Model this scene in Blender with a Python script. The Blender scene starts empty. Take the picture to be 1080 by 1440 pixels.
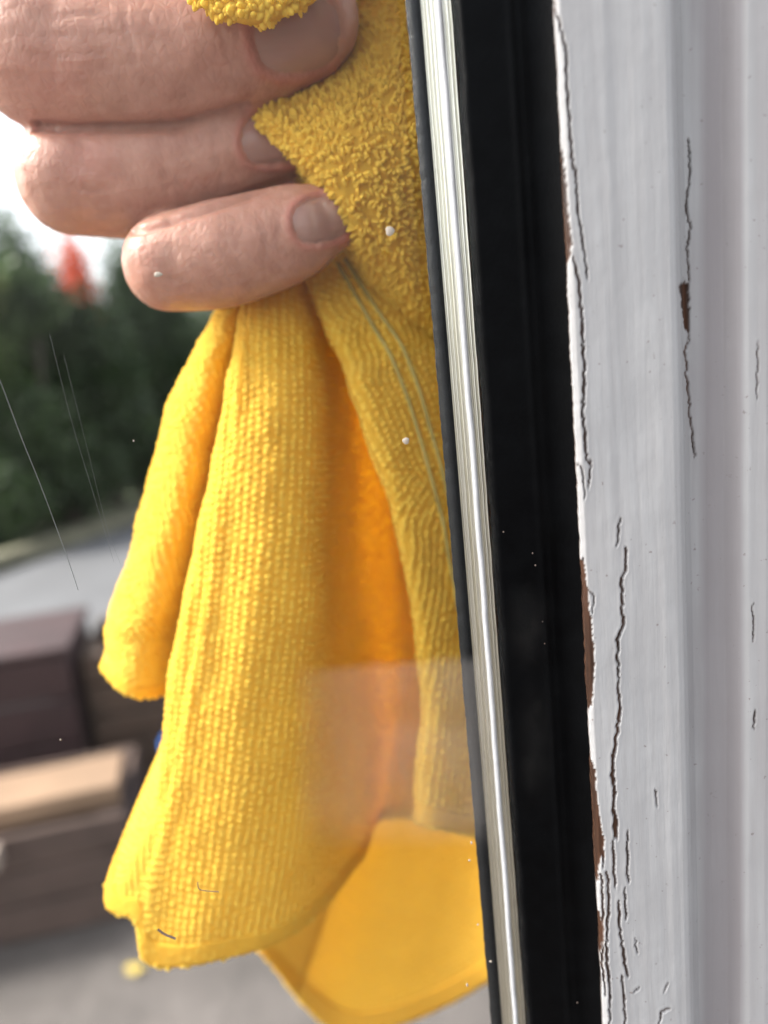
import bpy, math, random
import numpy as np
from mathutils import Vector, Matrix

random.seed(7); rng = np.random.default_rng(7)
scene = bpy.context.scene
col = scene.collection

# ------------------------------------------------------------------ camera
F = 1081.0                                  # focal length in photo pixels (1080 x 1440)
CAM = np.array([0.0, -0.086, 1.30])
_d = np.array([522.0/F, -5160.0/F, -1.0]); _d /= np.linalg.norm(_d)
fz = _d[2]; fy = math.sqrt(1-fz*fz)
FWD = np.array([0, fy, fz])
_rz = -_d[0]; _ry = -_rz*fz/fy; _rx = math.sqrt(1-_ry*_ry-_rz*_rz)
RGT = np.array([_rx, _ry, _rz]); UP = np.cross(RGT, FWD)
cd = bpy.data.cameras.new('camera'); cam = bpy.data.objects.new('camera', cd); col.objects.link(cam)
M = Matrix.Identity(4)
for i in range(3):
    M[i][0] = RGT[i]; M[i][1] = UP[i]; M[i][2] = -FWD[i]; M[i][3] = CAM[i]
cam.matrix_world = M
cd.sensor_fit = 'VERTICAL'; cd.sensor_height = 36; cd.sensor_width = 27
cd.lens = F/1440*36
cd.clip_start = 0.005; cd.clip_end = 2000
cd.dof.use_dof = True; cd.dof.focus_distance = 0.0895; cd.dof.aperture_fstop = cd.lens/2.1
scene.camera = cam

# ------------------------------------------------------------------ light
SUN_AZ = math.radians(-88)      # from +Y (away through the glass) towards -X (left)
SUN_EL = math.radians(42)
world = bpy.data.worlds.new('World'); scene.world = world; world.use_nodes = True
nt = world.node_tree
bg = nt.nodes['Background']; sky = nt.nodes.new('ShaderNodeTexSky'); sky.sky_type = 'NISHITA'
sky.sun_disc = False; sky.sun_elevation = SUN_EL; sky.sun_rotation = SUN_AZ
sky.air_density = 1.0; sky.dust_density = 4.0; sky.ozone_density = 1.0
hs = nt.nodes.new('ShaderNodeHueSaturation'); hs.inputs['Saturation'].default_value = .30     # thin white overcast
nt.links.new(sky.outputs[0], hs.inputs['Color']); nt.links.new(hs.outputs[0], bg.inputs[0]); bg.inputs[1].default_value = 0.10
sd = bpy.data.lights.new('sun', 'SUN'); sd.energy = 1.5; sd.angle = math.radians(14); sd.color = (1, .95, .87)
so = bpy.data.objects.new('sun', sd); col.objects.link(so)
sdir = Vector((math.sin(SUN_AZ)*math.cos(SUN_EL), math.cos(SUN_AZ)*math.cos(SUN_EL), math.sin(SUN_EL)))
so.rotation_euler = sdir.to_track_quat('Z', 'Y').to_euler(); so.location = (-2, 2, 4)
vs = scene.view_settings
vs.view_transform = 'Standard'; vs.look = 'None'; vs.gamma = 1; vs.use_curve_mapping = False
vs.exposure = 2.3
scene.cycles.transparent_max_bounces = 32

# ------------------------------------------------------------------ helpers
def ray(px, py):
    px = np.asarray(px, float); py = np.asarray(py, float)
    return FWD + RGT*((px-540)/F)[..., None] - UP*((py-720)/F)[..., None]
def PY(px, py, Y):                      # the point on that line of sight Y metres in front of the camera, measured square to the glass
    d = ray(px, py); t = np.asarray(Y, float)/d[..., 1]
    return CAM + d*t[..., None]
def GR(px, py, z=0.0):                  # on the ground (or a level z)
    d = ray(px, py); t = (z-CAM[2])/d[..., 2]
    return CAM + d*t[..., None]
def PX(p):                              # project
    q = np.asarray(p)-CAM; z = q@FWD
    return 540+F*(q@RGT)/z, 720-F*(q@UP)/z, z

def mesh_np(name, verts, faces, smooth=True):
    verts = np.asarray(verts, np.float32); faces = np.asarray(faces, np.int32)
    me = bpy.data.meshes.new(name); n = faces.shape[1]
    me.vertices.add(len(verts)); me.vertices.foreach_set('co', verts.ravel())
    me.loops.add(faces.size); me.loops.foreach_set('vertex_index', faces.ravel())
    me.polygons.add(len(faces))
    me.polygons.foreach_set('loop_start', np.arange(0, faces.size, n, dtype=np.int32))
    me.polygons.foreach_set('use_smooth', np.full(len(faces), smooth))
    me.update(calc_edges=True); me.validate()
    return me
def link(name, me, mat=None, parent=None):
    o = bpy.data.objects.new(name, me); col.objects.link(o)
    if mat is not None: me.materials.append(mat)
    if parent is not None: o.parent = parent
    return o
def tag(o, label=None, cat=None, group=None, kind=None):
    if label: o['label'] = label
    if cat: o['category'] = cat
    if group: o['group'] = group
    if kind: o['kind'] = kind
    return o
def empty(name, loc=(0, 0, 0)):
    o = bpy.data.objects.new(name, None); col.objects.link(o); o.location = loc; o.empty_display_size = .02
    return o
def reparent(o, parent):
    o.parent = parent; o.matrix_parent_inverse = Matrix.Translation(parent.location).inverted()
    return o
def grid_faces(nr, nc, off=0, wrap=False):
    i = np.arange(nr-1)[:, None]; j = np.arange(nc if wrap else nc-1)[None, :]
    j2 = (j+1) % nc
    a = i*nc+j; b = i*nc+j2; c = (i+1)*nc+j2; d = (i+1)*nc+j
    return np.stack([a, b, c, d], -1).reshape(-1, 4)+off
def box_np(cx, cy, cz, sx, sy, sz):
    v = np.array([[x, y, z] for x in (-.5, .5) for y in (-.5, .5) for z in (-.5, .5)])*[sx, sy, sz]+[cx, cy, cz]
    f = np.array([[0, 1, 3, 2], [4, 6, 7, 5], [0, 4, 5, 1], [2, 3, 7, 6], [0, 2, 6, 4], [1, 5, 7, 3]])
    return v, f
def box(name, c, s, mat, parent=None, bev=0, rz=0):
    v, f = box_np(0, 0, 0, *s)
    if rz:
        cs, sn = math.cos(rz), math.sin(rz); v = v@np.array([[cs, sn, 0], [-sn, cs, 0], [0, 0, 1]])
    me = mesh_np(name, v+np.array(c), f, False); o = link(name, me, mat)
    if parent is not None: reparent(o, parent)
    if bev:
        b = o.modifiers.new('bevel', 'BEVEL'); b.width = bev; b.segments = 3
    return o
def cr(ctrl, n):
    """Catmull-Rom along axis 0, n samples per segment"""
    c = np.asarray(ctrl, float); k = len(c)
    ext = np.concatenate([[2*c[0]-c[1]], c, [2*c[-1]-c[-2]]])
    t = np.linspace(0, 1, n, endpoint=False).reshape((n,)+(1,)*(c.ndim-1)); out = []
    for i in range(k-1):
        p0, p1, p2, p3 = ext[i:i+4]
        out.append(.5*((2*p1)+(-p0+p2)*t+(2*p0-5*p1+4*p2-p3)*t**2+(-p0+3*p1-3*p2+p3)*t**3))
    out.append(c[-1:]); return np.concatenate(out)
def polydist(px, py, poly):
    """distance from points to a polyline, and the parameter 0..1 along it"""
    best = np.full(px.shape, 1e9); par = np.zeros(px.shape); m = len(poly)-1
    for k in range(m):
        x0, y0 = poly[k]; x1, y1 = poly[k+1]; dx, dy = x1-x0, y1-y0; L = dx*dx+dy*dy+1e-9
        t = np.clip(((px-x0)*dx+(py-y0)*dy)/L, 0, 1)
        d = np.hypot(px-x0-t*dx, py-y0-t*dy); w = d < best
        best = np.where(w, d, best); par = np.where(w, (k+t)/m, par)
    return best, par
def inpoly(px, py, poly):
    r = np.zeros(px.shape, bool); n = len(poly)
    for k in range(n):
        x0, y0 = poly[k]; x1, y1 = poly[(k+1) % n]
        if y0 == y1: continue
        c = ((y0 > py) != (y1 > py)) & (px < (x1-x0)*(py-y0)/(y1-y0)+x0); r ^= c
    return r
def vnoise(x, seed=0):
    """smooth 1-d value noise"""
    g = np.random.default_rng(seed).uniform(-1, 1, 4096); i = np.floor(x).astype(int); f = x-i; f = f*f*(3-2*f)
    return g[i % 4096]*(1-f)+g[(i+1) % 4096]*f
def vnoise2(x, y, seed=0):
    g = np.random.default_rng(seed).uniform(-1, 1, (256, 256)); i = np.floor(x).astype(int); j = np.floor(y).astype(int)
    f = x-i; h = y-j; f = f*f*(3-2*f); h = h*h*(3-2*h)
    a = g[i % 256, j % 256]; b = g[(i+1) % 256, j % 256]; c = g[i % 256, (j+1) % 256]; d = g[(i+1) % 256, (j+1) % 256]
    return (a*(1-f)+b*f)*(1-h)+(c*(1-f)+d*f)*h

# ------------------------------------------------------------------ materials
class Mat:
    def __init__(s, name):
        s.m = bpy.data.materials.new(name); s.m.use_nodes = True; s.t = s.m.node_tree
        s.p = s.t.nodes['Principled BSDF']; s.out = s.t.nodes['Material Output']
    def n(s, kind, **kw):
        n = s.t.nodes.new('ShaderNode'+kind)
        for k, v in kw.items():
            if k.startswith('i_'):
                n.inputs[k[2:].replace('_', ' ')].default_value = v
            else: setattr(n, k, v)
        return n
    def l(s, a, b): s.t.links.new(a, b)
    def set(s, **kw):
        for k, v in kw.items(): s.p.inputs[k.replace('_', ' ')].default_value = v
    def coords(s, scale=(1, 1, 1), obj=True):
        tc = s.n('TexCoord'); mp = s.n('Mapping'); mp.inputs['Scale'].default_value = scale
        s.l(tc.outputs['Object'], mp.inputs[0]); return mp.outputs[0]
    def noise(s, vec, scale, detail=4, rough=.55):
        n = s.n('TexNoise'); n.inputs['Scale'].default_value = scale; n.inputs['Detail'].default_value = detail
        n.inputs['Roughness'].default_value = rough; s.l(vec, n.inputs['Vector']); return n.outputs['Fac']
    def ramp(s, fac, stops):
        r = s.n('ValToRGB'); e = r.color_ramp.elements
        while len(e) < len(stops): e.new(.5)
        for q, (pos, c) in zip(e, stops): q.position = pos; q.color = (*c, 1) if len(c) == 3 else c
        s.l(fac, r.inputs[0]); return r.outputs[0]
    def mix(s, fac, a, b, mode='MIX'):
        n = s.n('Mix', data_type='RGBA', blend_type=mode)
        for v, i in ((fac, 0), (a, 6), (b, 7)):
            if hasattr(v, 'links') or hasattr(v, 'is_linked'): s.l(v, n.inputs[i])
            else: n.inputs[i].default_value = v if not isinstance(v, tuple) or len(v) == 4 else (*v, 1)
        return n.outputs[2]
    def bump(s, h, strength=.5, dist=.001, normal=None):
        b = s.n('Bump'); b.inputs['Strength'].default_value = strength; b.inputs['Distance'].default_value = dist
        s.l(h, b.inputs['Height'])
        if normal is not None: s.l(normal, b.inputs['Normal'])
        return b.outputs[0]
def plain(name, c, rough=.7, var=.15, scale=20, bump=0.0, metal=0, dist=.01):
    m = Mat(name); v = m.coords(); f = m.noise(v, scale)
    a = tuple(x*(1-var) for x in c); b = tuple(min(1, x*(1+var)) for x in c)
    m.l(m.ramp(f, [(.3, a), (.7, b)]), m.p.inputs['Base Color']); m.set(Roughness=rough, Metallic=metal)
    if bump: m.l(m.bump(m.noise(v, scale*4), bump, dist), m.p.inputs['Normal'])
    return m.m

# yellow cloth: pigment plus light that soaks through the pile
def cloth_mat(name, base, trans, tw):
    m = Mat(name); v = m.coords()
    f1 = m.noise(v, 70, 3); f2 = m.noise(v, 900, 3)
    c = m.mix(m.ramp(f1, [(.35, (0, 0, 0)), (.7, (1, 1, 1))]), tuple(x*.9 for x in base), tuple(min(1, x*1.06) for x in base))
    c = m.mix(.35, c, m.ramp(f2, [(.3, tuple(x*.72 for x in base)), (.7, tuple(min(1, x*1.12) for x in base))]))
    m.l(c, m.p.inputs['Base Color']); m.set(Roughness=1, Sheen_Weight=.12, Sheen_Roughness=.6, Specular_IOR_Level=.0)
    m.p.inputs['Sheen Tint'].default_value = (1, .85, .3, 1)
    m.l(m.bump(f2, .5, .0006), m.p.inputs['Normal'])
    tr = m.n('BsdfTranslucent'); tr.inputs[0].default_value = (*trans, 1)
    ms = m.n('MixShader'); ms.inputs[0].default_value = tw
    m.l(m.p.outputs[0], ms.inputs[1]); m.l(tr.outputs[0], ms.inputs[2]); m.l(ms.outputs[0], m.out.inputs[0])
    return m.m
M_CLOTH = cloth_mat('yellow_microfibre', (.98, .61, .085), (1.0, .74, .10), .48)
M_PILE = cloth_mat('yellow_pile', (.99, .665, .11), (1.0, .78, .13), .33)
M_SEAM = plain('seam_thread', (.42, .34, .10), .8, .2, 300)

# skin
m = Mat('skin'); v = m.coords()
f = m.noise(v, 90, 4); g = m.noise(v, 420, 4)
c = m.mix(m.ramp(f, [(.3, (0, 0, 0)), (.7, (1, 1, 1))]), (.40, .185, .130), (.50, .262, .192))
c = m.mix(.35, c, m.ramp(g, [(.35, (.35, .155, .107)), (.65, (.53, .29, .22))]))
at = m.n('Attribute'); at.attribute_name = 'red'
c = m.mix(at.outputs['Fac'], c, (.46, .13, .10))
m.l(c, m.p.inputs['Base Color'])
m.set(Roughness=.42, Subsurface_Weight=.28, Subsurface_Scale=.004, Specular_IOR_Level=.4)
m.p.inputs['Subsurface Radius'].default_value = (1, .32, .18)
vo = m.n('TexVoronoi', feature='DISTANCE_TO_EDGE'); vo.inputs['Scale'].default_value = 900
mp = m.coords((1, 1, .75)); nz = m.n('TexNoise'); nz.inputs['Scale'].default_value = 250; m.l(mp, nz.inputs['Vector'])
va = m.n('VectorMath', operation='MULTIPLY_ADD'); va.inputs[1].default_value = (.0012,)*3
m.l(nz.outputs['Color'], va.inputs[0]); m.l(mp, va.inputs[2]); m.l(va.outputs[0], vo.inputs['Vector'])
hb = m.ramp(vo.outputs[0], [(0, (0, 0, 0)), (.25, (1, 1, 1))])
n1 = m.bump(hb, .2, .0002); n2 = m.bump(m.noise(m.coords((.5, 1, 2.2)), 260, 4), .22, .0005, n1)
m.l(n2, m.p.inputs['Normal']); M_SKIN = m.m
m = Mat('nail'); v = m.coords((1, 1, 1))
c = m.ramp(m.noise(m.coords((.3, 1, 2)), 120), [(.3, (.33, .175, .138)), (.7, (.41, .23, .185))])
m.l(c, m.p.inputs['Base Color']); m.set(Roughness=.24, Subsurface_Weight=.2, Subsurface_Scale=.002)
m.l(m.bump(m.noise(m.coords((.12, 1, 1)), 700), .12, .0003), m.p.inputs['Normal']); M_NAIL = m.m
M_SLEEVE = plain('sleeve_cloth', (.05, .06, .09), .9, .2, 300, .4, 0, .001)

# glass: thin panes, no bending of the light
def glass(name):
    m = Mat(name); tr = m.n('BsdfTransparent'); tr.inputs[0].default_value = (.994, .997, .994, 1)
    gl = m.n('BsdfGlossy'); gl.inputs['Roughness'].default_value = .02
    fr = m.n('Fresnel'); fr.inputs[0].default_value = 1.20; ms = m.n('MixShader')
    ge = m.n('NewGeometry'); iv = m.n('Math', operation='SUBTRACT'); iv.inputs[0].default_value = 1.0; m.l(ge.outputs['Backfacing'], iv.inputs[1])
    mu_ = m.n('Math', operation='MULTIPLY'); m.l(fr.outputs[0], mu_.inputs[0]); m.l(iv.outputs[0], mu_.inputs[1])      # unbent rays: reflect on the entering face only
    m.l(mu_.outputs[0], ms.inputs[0]); m.l(tr.outputs[0], ms.inputs[1]); m.l(gl.outputs[0], ms.inputs[2])
    m.l(ms.outputs[0], m.out.inputs[0]); return m.m
M_GLASS = glass('window_glass')
m = Mat('painted_reflection_haze'); at = m.n('Attribute'); at.attribute_name = 'haze'
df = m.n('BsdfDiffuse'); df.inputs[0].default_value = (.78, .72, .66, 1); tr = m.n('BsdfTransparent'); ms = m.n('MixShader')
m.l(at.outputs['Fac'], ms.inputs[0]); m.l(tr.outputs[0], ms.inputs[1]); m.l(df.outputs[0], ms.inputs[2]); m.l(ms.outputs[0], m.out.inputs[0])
M_HAZE = m.m  # pale see-through layer that paints reflections onto pane and gasket
# spacer metal
m = Mat('spacer_aluminium'); v = m.coords((1, 1, .004))
m.l(m.ramp(m.noise(v, 5000, 3), [(.3, (.78, .74, .60)), (.7, (.95, .93, .86))]), m.p.inputs['Base Color'])
m.set(Metallic=1.0, Roughness=.33); m.l(m.bump(m.noise(v, 9000, 2), .3, .0001), m.p.inputs['Normal']); M_SPACER = m.m
M_BUTYL = plain('white_sealant_bead', (.80, .79, .80), .4, .06, 900, .2, 0, .0003)
m = Mat('black_rubber'); v = m.coords()
m.set(Roughness=.5, Specular_IOR_Level=.06)
m.l(m.ramp(m.noise(v, 300), [(.35, (.001, .0011, .0014)), (.75, (.0022, .0025, .003))]), m.p.inputs['Base Color'])
m.l(m.ramp(m.noise(v, 70, 3), [(.4, (.6, .6, .6)), (.62, (.35, .35, .35))]), m.p.inputs['Roughness'])
m.l(m.bump(m.noise(v, 2500, 3), .15, .0002), m.p.inputs['Normal']); M_RUBBER = m.m
M_SEAL = plain('black_edge_seal', (.006, .007, .008), .5, .3, 900, .3, 0, .0003)
# flaking white paint over brown timber
m = Mat('weathered_white_paint'); v = m.coords((1, 1, .06)); v1 = m.coords()
st = m.noise(v, 1400, 4, .6); bl = m.noise(v1, 120, 4); sp = m.noise(v1, 1300, 2)
c = m.mix(m.ramp(bl, [(.3, (0, 0, 0)), (.72, (1, 1, 1))]), (.385, .382, .382), (.44, .438, .436))
c = m.mix(m.ramp(st, [(.42, (1, 1, 1)), (.62, (0, 0, 0))]), c, (.39, .384, .382))
c = m.mix(m.ramp(sp, [(.70, (0, 0, 0)), (.735, (.8, .8, .8))]), c, (.22, .19, .18))
ay = m.n('Attribute'); ay.attribute_name = 'recess_shade'; c = m.mix(ay.outputs['Fac'], c, (.255, .232, .236))  # darker tone paints the shade of the recessed moulding face
ab = m.n('Attribute'); ab.attribute_name = 'bare'
wd = m.ramp(m.noise(v, 900), [(.3, (.016, .008, .005)), (.7, (.085, .036, .018))])
c = m.mix(ab.outputs['Fac'], c, wd)
m.l(c, m.p.inputs['Base Color']); m.set(Roughness=.5, Specular_IOR_Level=.35)
n1 = m.bump(st, .14, .0004); m.l(m.bump(bl, .25, .001, n1), m.p.inputs['Normal']); M_PAINT = m.m
m = Mat('bare_timber'); v = m.coords((1, 1, .05)); f = m.noise(v, 1200, 5)
m.l(m.ramp(f, [(.3, (.03, .013, .008)), (.7, (.15, .062, .03))]), m.p.inputs['Base Color']); m.set(Roughness=.8)
m.l(m.bump(f, .6, .0006), m.p.inputs['Normal']); M_TIMBER = m.m

# ------------------------------------------------------------------ setting
M_GROUND = plain('damp_paving', (.085, .074, .068), .75, .35, 3.0, .5, 0, .02)
M_ROAD = plain('pale_asphalt', (.105, .106, .112), .8, .12, 2.0, .4, 0, .01)
M_KERB = plain('mossy_kerb_stone', (.16, .15, .10), .9, .3, 8, .5, 0, .02)
M_VERGE = plain('verge_grass', (.045, .062, .018), .9, .5, 14, .8, 0, .05)
def sheet(name, pts, z, mat, kind='structure'):
    me = bpy.data.meshes.new(name); me.from_pydata([(p[0], p[1], z) for p in pts], [], [list(range(len(pts)))]); me.update()
    o = link(name, me, mat); tag(o, kind=kind); return o
sheet('ground', [(-300, -300), (300, -300), (300, 300), (-300, 300)], 0, M_GROUND)
k0 = GR(np.array(0.), np.array(806.)); k1 = GR(np.array(190.), np.array(737.))
kd = (k1-k0)/np.linalg.norm(k1-k0); kn = np.array([-kd[1], kd[0], 0])          # along the kerb, and away from the window
near0 = GR(np.array(0.), np.array(960.)); rw = float((k0-near0)@kn)
A = k0-kd*12; B = k0+kd*30
sheet('road', [A-kn*rw, B-kn*rw, B, A], .004, M_ROAD)
kb = np.stack([A, B, B+kn*.16, A+kn*.16]); kv = np.concatenate([kb+[0, 0, .0], kb+[0, 0, .12]])
tag(link('kerb', mesh_np('kerb', kv, [[0, 1, 5, 4], [1, 2, 6, 5], [2, 3, 7, 6], [3, 0, 4, 7], [4, 5, 6, 7]], False), M_KERB), kind='structure')
sheet('grass_verge', [A+kn*.16, B+kn*.16, B+kn*9, A+kn*9], .10, M_VERGE)

# hedge shrubs: leaf-sized faces through an uneven volume
def leaf_mat(name, a, b):
    m = Mat(name); f = m.noise(m.coords(), 5, 3)
    m.l(m.ramp(f, [(.3, a), (.7, b)]), m.p.inputs['Base Color']); m.set(Roughness=.55)
    tr = m.n('BsdfTranslucent'); tr.inputs[0].default_value = (b[0]*1.3, b[1]*1.5, b[2], 1); ms = m.n('MixShader'); ms.inputs[0].default_value = .25
    m.l(m.p.outputs[0], ms.inputs[1]); m.l(tr.outputs[0], ms.inputs[2]); m.l(ms.outputs[0], m.out.inputs[0]); return m.m
LEAF = [leaf_mat('dark_evergreen_leaf', (.022, .042, .014), (.045, .078, .024)), leaf_mat('mid_green_leaf', (.035, .06, .016), (.07, .11, .03)),
        leaf_mat('yellow_green_leaf', (.07, .09, .02), (.13, .15, .035)), leaf_mat('red_leaf', (.40, .04, .012), (.62, .09, .025))]
M_BARK = plain('bark', (.06, .045, .035), .9, .3, 20, .6, 0, .01)
def shrub(base, rx, ry, h, n, mi, label, leaf=.08, z0=.1, name='hedge_shrub', group=None):
    r = np.random.default_rng(int(abs(base[0]*977+base[1]*131+mi*7)) % 100000)
    e = empty(name, tuple(base)); tag(e, label, 'shrub', group)
    nc = 44; cc = r.normal(size=(nc, 3)); cc /= np.linalg.norm(cc, axis=1)[:, None]; cc *= r.uniform(.25, .85, (nc, 1))
    idx = r.integers(0, nc, n); p = cc[idx]+r.normal(size=(n, 3))*.17
    p = p*[rx, ry, (h-z0)/2*.95]+[0, 0, z0+(h-z0)/2]; p[:, 2] = np.clip(p[:, 2], .02, None)
    q = r.normal(size=(n, 3)); q /= np.linalg.norm(q, axis=1)[:, None]; w = np.cross(q, r.normal(size=(n, 3))); w /= np.linalg.norm(w, axis=1)[:, None]
    L = leaf*r.uniform(.6, 1.3, (n, 1))
    V = np.stack([p-q*L*.5, p+w*L*.25, p+q*L*.5, p-w*L*.25], 1).reshape(-1, 3)+np.asarray(base)
    c = link('crown', mesh_np('crown', V, np.arange(4*n).reshape(-1, 4), False), LEAF[mi]); reparent(c, e)
    ns = 5; vv = []; ff = []
    for k in range(ns):
        a = r.uniform(0, 6.28); tip = np.array([math.cos(a)*rx*.5, math.sin(a)*ry*.5, h*.7])
        for s in range(2):
            for j in range(6):
                th = j*math.pi/3; rr = (.03, .010)[s]
                vv.append(np.array(base)+tip*s+[math.cos(th)*rr+(1-s)*math.cos(a)*.05, math.sin(th)*rr+(1-s)*math.sin(a)*.05, 0])
        o = k*12; ff += [[o+j, o+(j+1) % 6, o+6+(j+1) % 6, o+6+j] for j in range(6)]
    reparent(link('trunk', mesh_np('trunk', vv, ff), M_BARK), e)
    return e
def kp(px, off):                        # a point on the verge beyond the kerb on the column px
    d = ray(np.array(float(px)), np.array(700.)); d = d[:2]
    o = CAM[:2]; n2 = kn[:2]; t = ((k0[:2]-o)@n2+off)/(d@n2); p = o+d*t
    return np.array([p[0], p[1], .10])
G = 'shrubs of the hedge along the verge'
def hp(px, off, py, rx, ry, n, mi, label, **kw):     # a shrub on the verge whose top shows at row py
    b = kp(px, off); d = ray(np.array(float(px)), np.array(float(py))); t = (b[1]-CAM[1])/d[1]
    return shrub(b, rx, ry, float(CAM[2]+d[2]*t)-.1, n, mi, label, **kw)
hp(86, .95, 272, .50, .5, 16000, 0, 'tall dark evergreen shrub, the highest of the hedge, against white sky', group=G)
hp(-40, 1.0, 395, .62, .55, 12000, 1, 'mid green shrub with pale tips beside the highest evergreen shrub', group=G)
hp(240, .9, 300, .66, .5, 18000, 0, 'dense blackish shrub behind the fingers and the left edge of the cloth', group=G)
hp(345, 1.0, 320, .95, .5, 7000, 0, 'dark shrub of the hedge directly behind the hanging yellow cloth', group=G)
hp(560, 1.0, 340, .9, .55, 6000, 0, 'dark shrub of the hedge beside the white frame', group=G)
hp(30, .55, 520, .62, .3, 14000, 0, 'low dark shrub growing at the foot of the tall evergreen', group=G)
hp(165, .5, 385, .50, .28, 14000, 0, 'low dark shrub at the foot of the dense blackish shrub', group=G)
hp(100, .42, 610, .55, .22, 6000, 0, 'ankle high dark shrub along the kerb below the tall evergreen', z0=.0, group=G)
hp(-10, .42, 640, .50, .22, 6000, 0, 'ankle high dark shrub along the kerb below the mid green shrub', z0=.0, group=G)
hp(205, .45, 590, .60, .25, 7000, 0, 'ankle high dark shrub along the kerb behind the cloth edge', z0=.0, group=G)
hp(70, .6, 350, .36, .22, 3000, 1, 'sprays of fresh green leaves in front of the tall evergreen', z0=1.5, name='climbing_plant')
hp(8, .7, 345, .30, .22, 1800, 2, 'yellow green sprays of leaves beside the tall evergreen', z0=1.7, name='climbing_plant')
hp(160, 1.3, 312, .30, .3, 4200, 3, 'shrub with orange red leaves showing over the hedge', z0=.3, name='red_leaved_shrub')

# far house behind the hedge
M_BRICK = plain('pale_brick', (.42, .27, .21), .9, .15, 3)
M_ROOF = plain('clay_roof_tile', (.42, .16, .09), .85, .2, 4)
M_FAR = plain('white_window_frame', (.7, .7, .7), .5, .05, 5); M_PANE = plain('far_window_pane', (.03, .035, .04), .1, .1, 2)
hc = kp(-30, 24.); h = empty('brick_house', (hc[0], hc[1], 0)); tag(h, 'pale brick house with low clay tiled roof beyond the hedge', 'house')
box('wall', (hc[0]-6, hc[1]+4, 1.5), (14, 8, 3.0), M_BRICK, h)
x0, x1, y0, y1 = hc[0]-13.4, hc[0]+1.4, hc[1]-.5, hc[1]+8.5; ym = (y0+y1)/2
rv = [(x0, y0, 2.96), (x1, y0, 2.96), (x1, y1, 2.96), (x0, y1, 2.96), (x0+2, ym, 5.0), (x1-2, ym, 5.0)]
me = bpy.data.meshes.new('roof'); me.from_pydata(rv, [], [[0, 1, 5, 4], [2, 3, 4, 5], [1, 2, 5], [3, 0, 4], [3, 2, 1, 0]]); me.update()
reparent(link('roof', me, M_ROOF), h)
for k in range(3):
    w = box('window', (hc[0]-11+4*k, hc[1]-.02, 1.6), (1.4, .12, 1.2), M_FAR, h); p = box('pane', (hc[0]-11+4*k, hc[1]-.085, 1.6), (1.2, .02, 1.0), M_PANE); p.parent = w

# brown crates and boards on the paving
M_BOXA = plain('dark_brown_board', (0.0360, 0.0150, 0.0150), .6, .25, 9, .3); M_BOXB = plain('brown_board', (0.0750, 0.0450, 0.0285), .7, .25, 9, .3)
M_PLANK = plain('pale_plank', (0.2250, 0.1425, 0.0863), .7, .15, 6, .3); M_LOW = plain('weathered_crate_board', (0.0825, 0.0525, 0.0413), .75, .25, 8, .3)
M_BLUE = plain('blue_plastic', (.02, .10, .35), .4, .1, 5)
def crate(name, c, s, rz, mat, label, cat, boards=3, lid=None):
    e = empty(name, c); tag(e, label, cat); sx, sy, sz = s
    R = Matrix.Rotation(rz, 3, 'Z')
    def part(nm, o, d, mt):
        w = R@Vector(o); b = box(nm, (c[0]+w.x, c[1]+w.y, c[2]+w.z), d, mt, e, .006, rz); return b
    hb = sz/boards
    for k in range(boards):
        z = hb*(k+.5)
        part('board', (0, -sy/2+.011, z), (sx-.004, .022, hb-.010), mat); part('board', (0, sy/2-.011, z), (sx-.004, .022, hb-.010), mat)
        part('board', (-sx/2+.011, 0, z), (.018, sy-.05, hb-.010), mat); part('board', (sx/2-.011, 0, z), (.018, sy-.05, hb-.010), mat)
    for a in (-1, 1):
        for b in (-1, 1): part('corner_post', (a*(sx/2-.045), b*(sy/2-.045), sz/2), (.044, .044, sz-.01), mat)
    part('base_panel', (0, 0, .03), (sx-.06, sy-.06, .02), mat)
    if lid is not None: part('lid', (0, 0, sz+.012), (sx+.02, sy+.02, .022), lid)
    return e
def topat(px, py, dist):                # the height at which this line of sight passes at the given distance out
    p = PY(np.array(float(px)), np.array(float(py)), dist); return p
RZ = .20
cR, sR = math.cos(RZ), math.sin(RZ)
def placed(corner, sx, sy):             # centre of a box whose right front foot corner is given
    return (float(corner[0])-sx/2*cR-sy/2*sR, float(corner[1])-sx/2*sR+sy/2*cR, 0)
fb = GR(np.array(204.), np.array(1286.)); yf = float(fb[1]-CAM[1])
zt = float(PY(np.array(204.), np.array(1138.), yf)[2])
crate('wooden_crate', placed(fb, 1.0, .36), (1.0, .36, zt), RZ, M_LOW, 'long weathered brown crate standing on the paving under the pale plank', 'crate')
pl = box('timber_plank', (0, 0, 0), (.92, .17, .05), M_PLANK, None, .004, RZ+.03)
q = placed(fb+np.array([-.02, .02, 0]), .92, .17); pl.location = (q[0], q[1], zt+.03); tag(pl, 'pale planed timber plank lying along the weathered crate', 'plank')
pl2 = box('timber_plank', (0, 0, 0), (.52, .05, .045), plain('bleached_plank', (.36, .29, .24), .7, .12, 6), None, .004, RZ)
q = placed(fb+np.array([-.27*cR, -.27*sR-.056, 0]), .52, .05); pl2.location = (q[0], q[1], zt-.03); tag(pl2, 'short bleached batten along the front edge of the weathered crate', 'plank')
yb = yf+.42
p = PY(np.array(90.), np.array(905.), yb); c_ = np.array([p[0], p[1], 0]); crate('wooden_box', placed(c_, .60, .38), (.60, .38, float(p[2])-.03), RZ, M_BOXA, 'dark maroon brown lidded box behind the pale plank', 'box', 4, M_BOXA)
p = PY(np.array(112.), np.array(922.), yb+.06); c_ = np.array([float(p[0])+.50*cR, float(p[1])+.50*sR, 0]); crate('wooden_box', placed(c_, .50, .38), (.50, .38, float(p[2])), RZ, M_BOXB, 'lighter brown open box beside the dark lidded box', 'box', 5)
tb = PY(np.array(194.), np.array(1054.), yf+.06)
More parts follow.
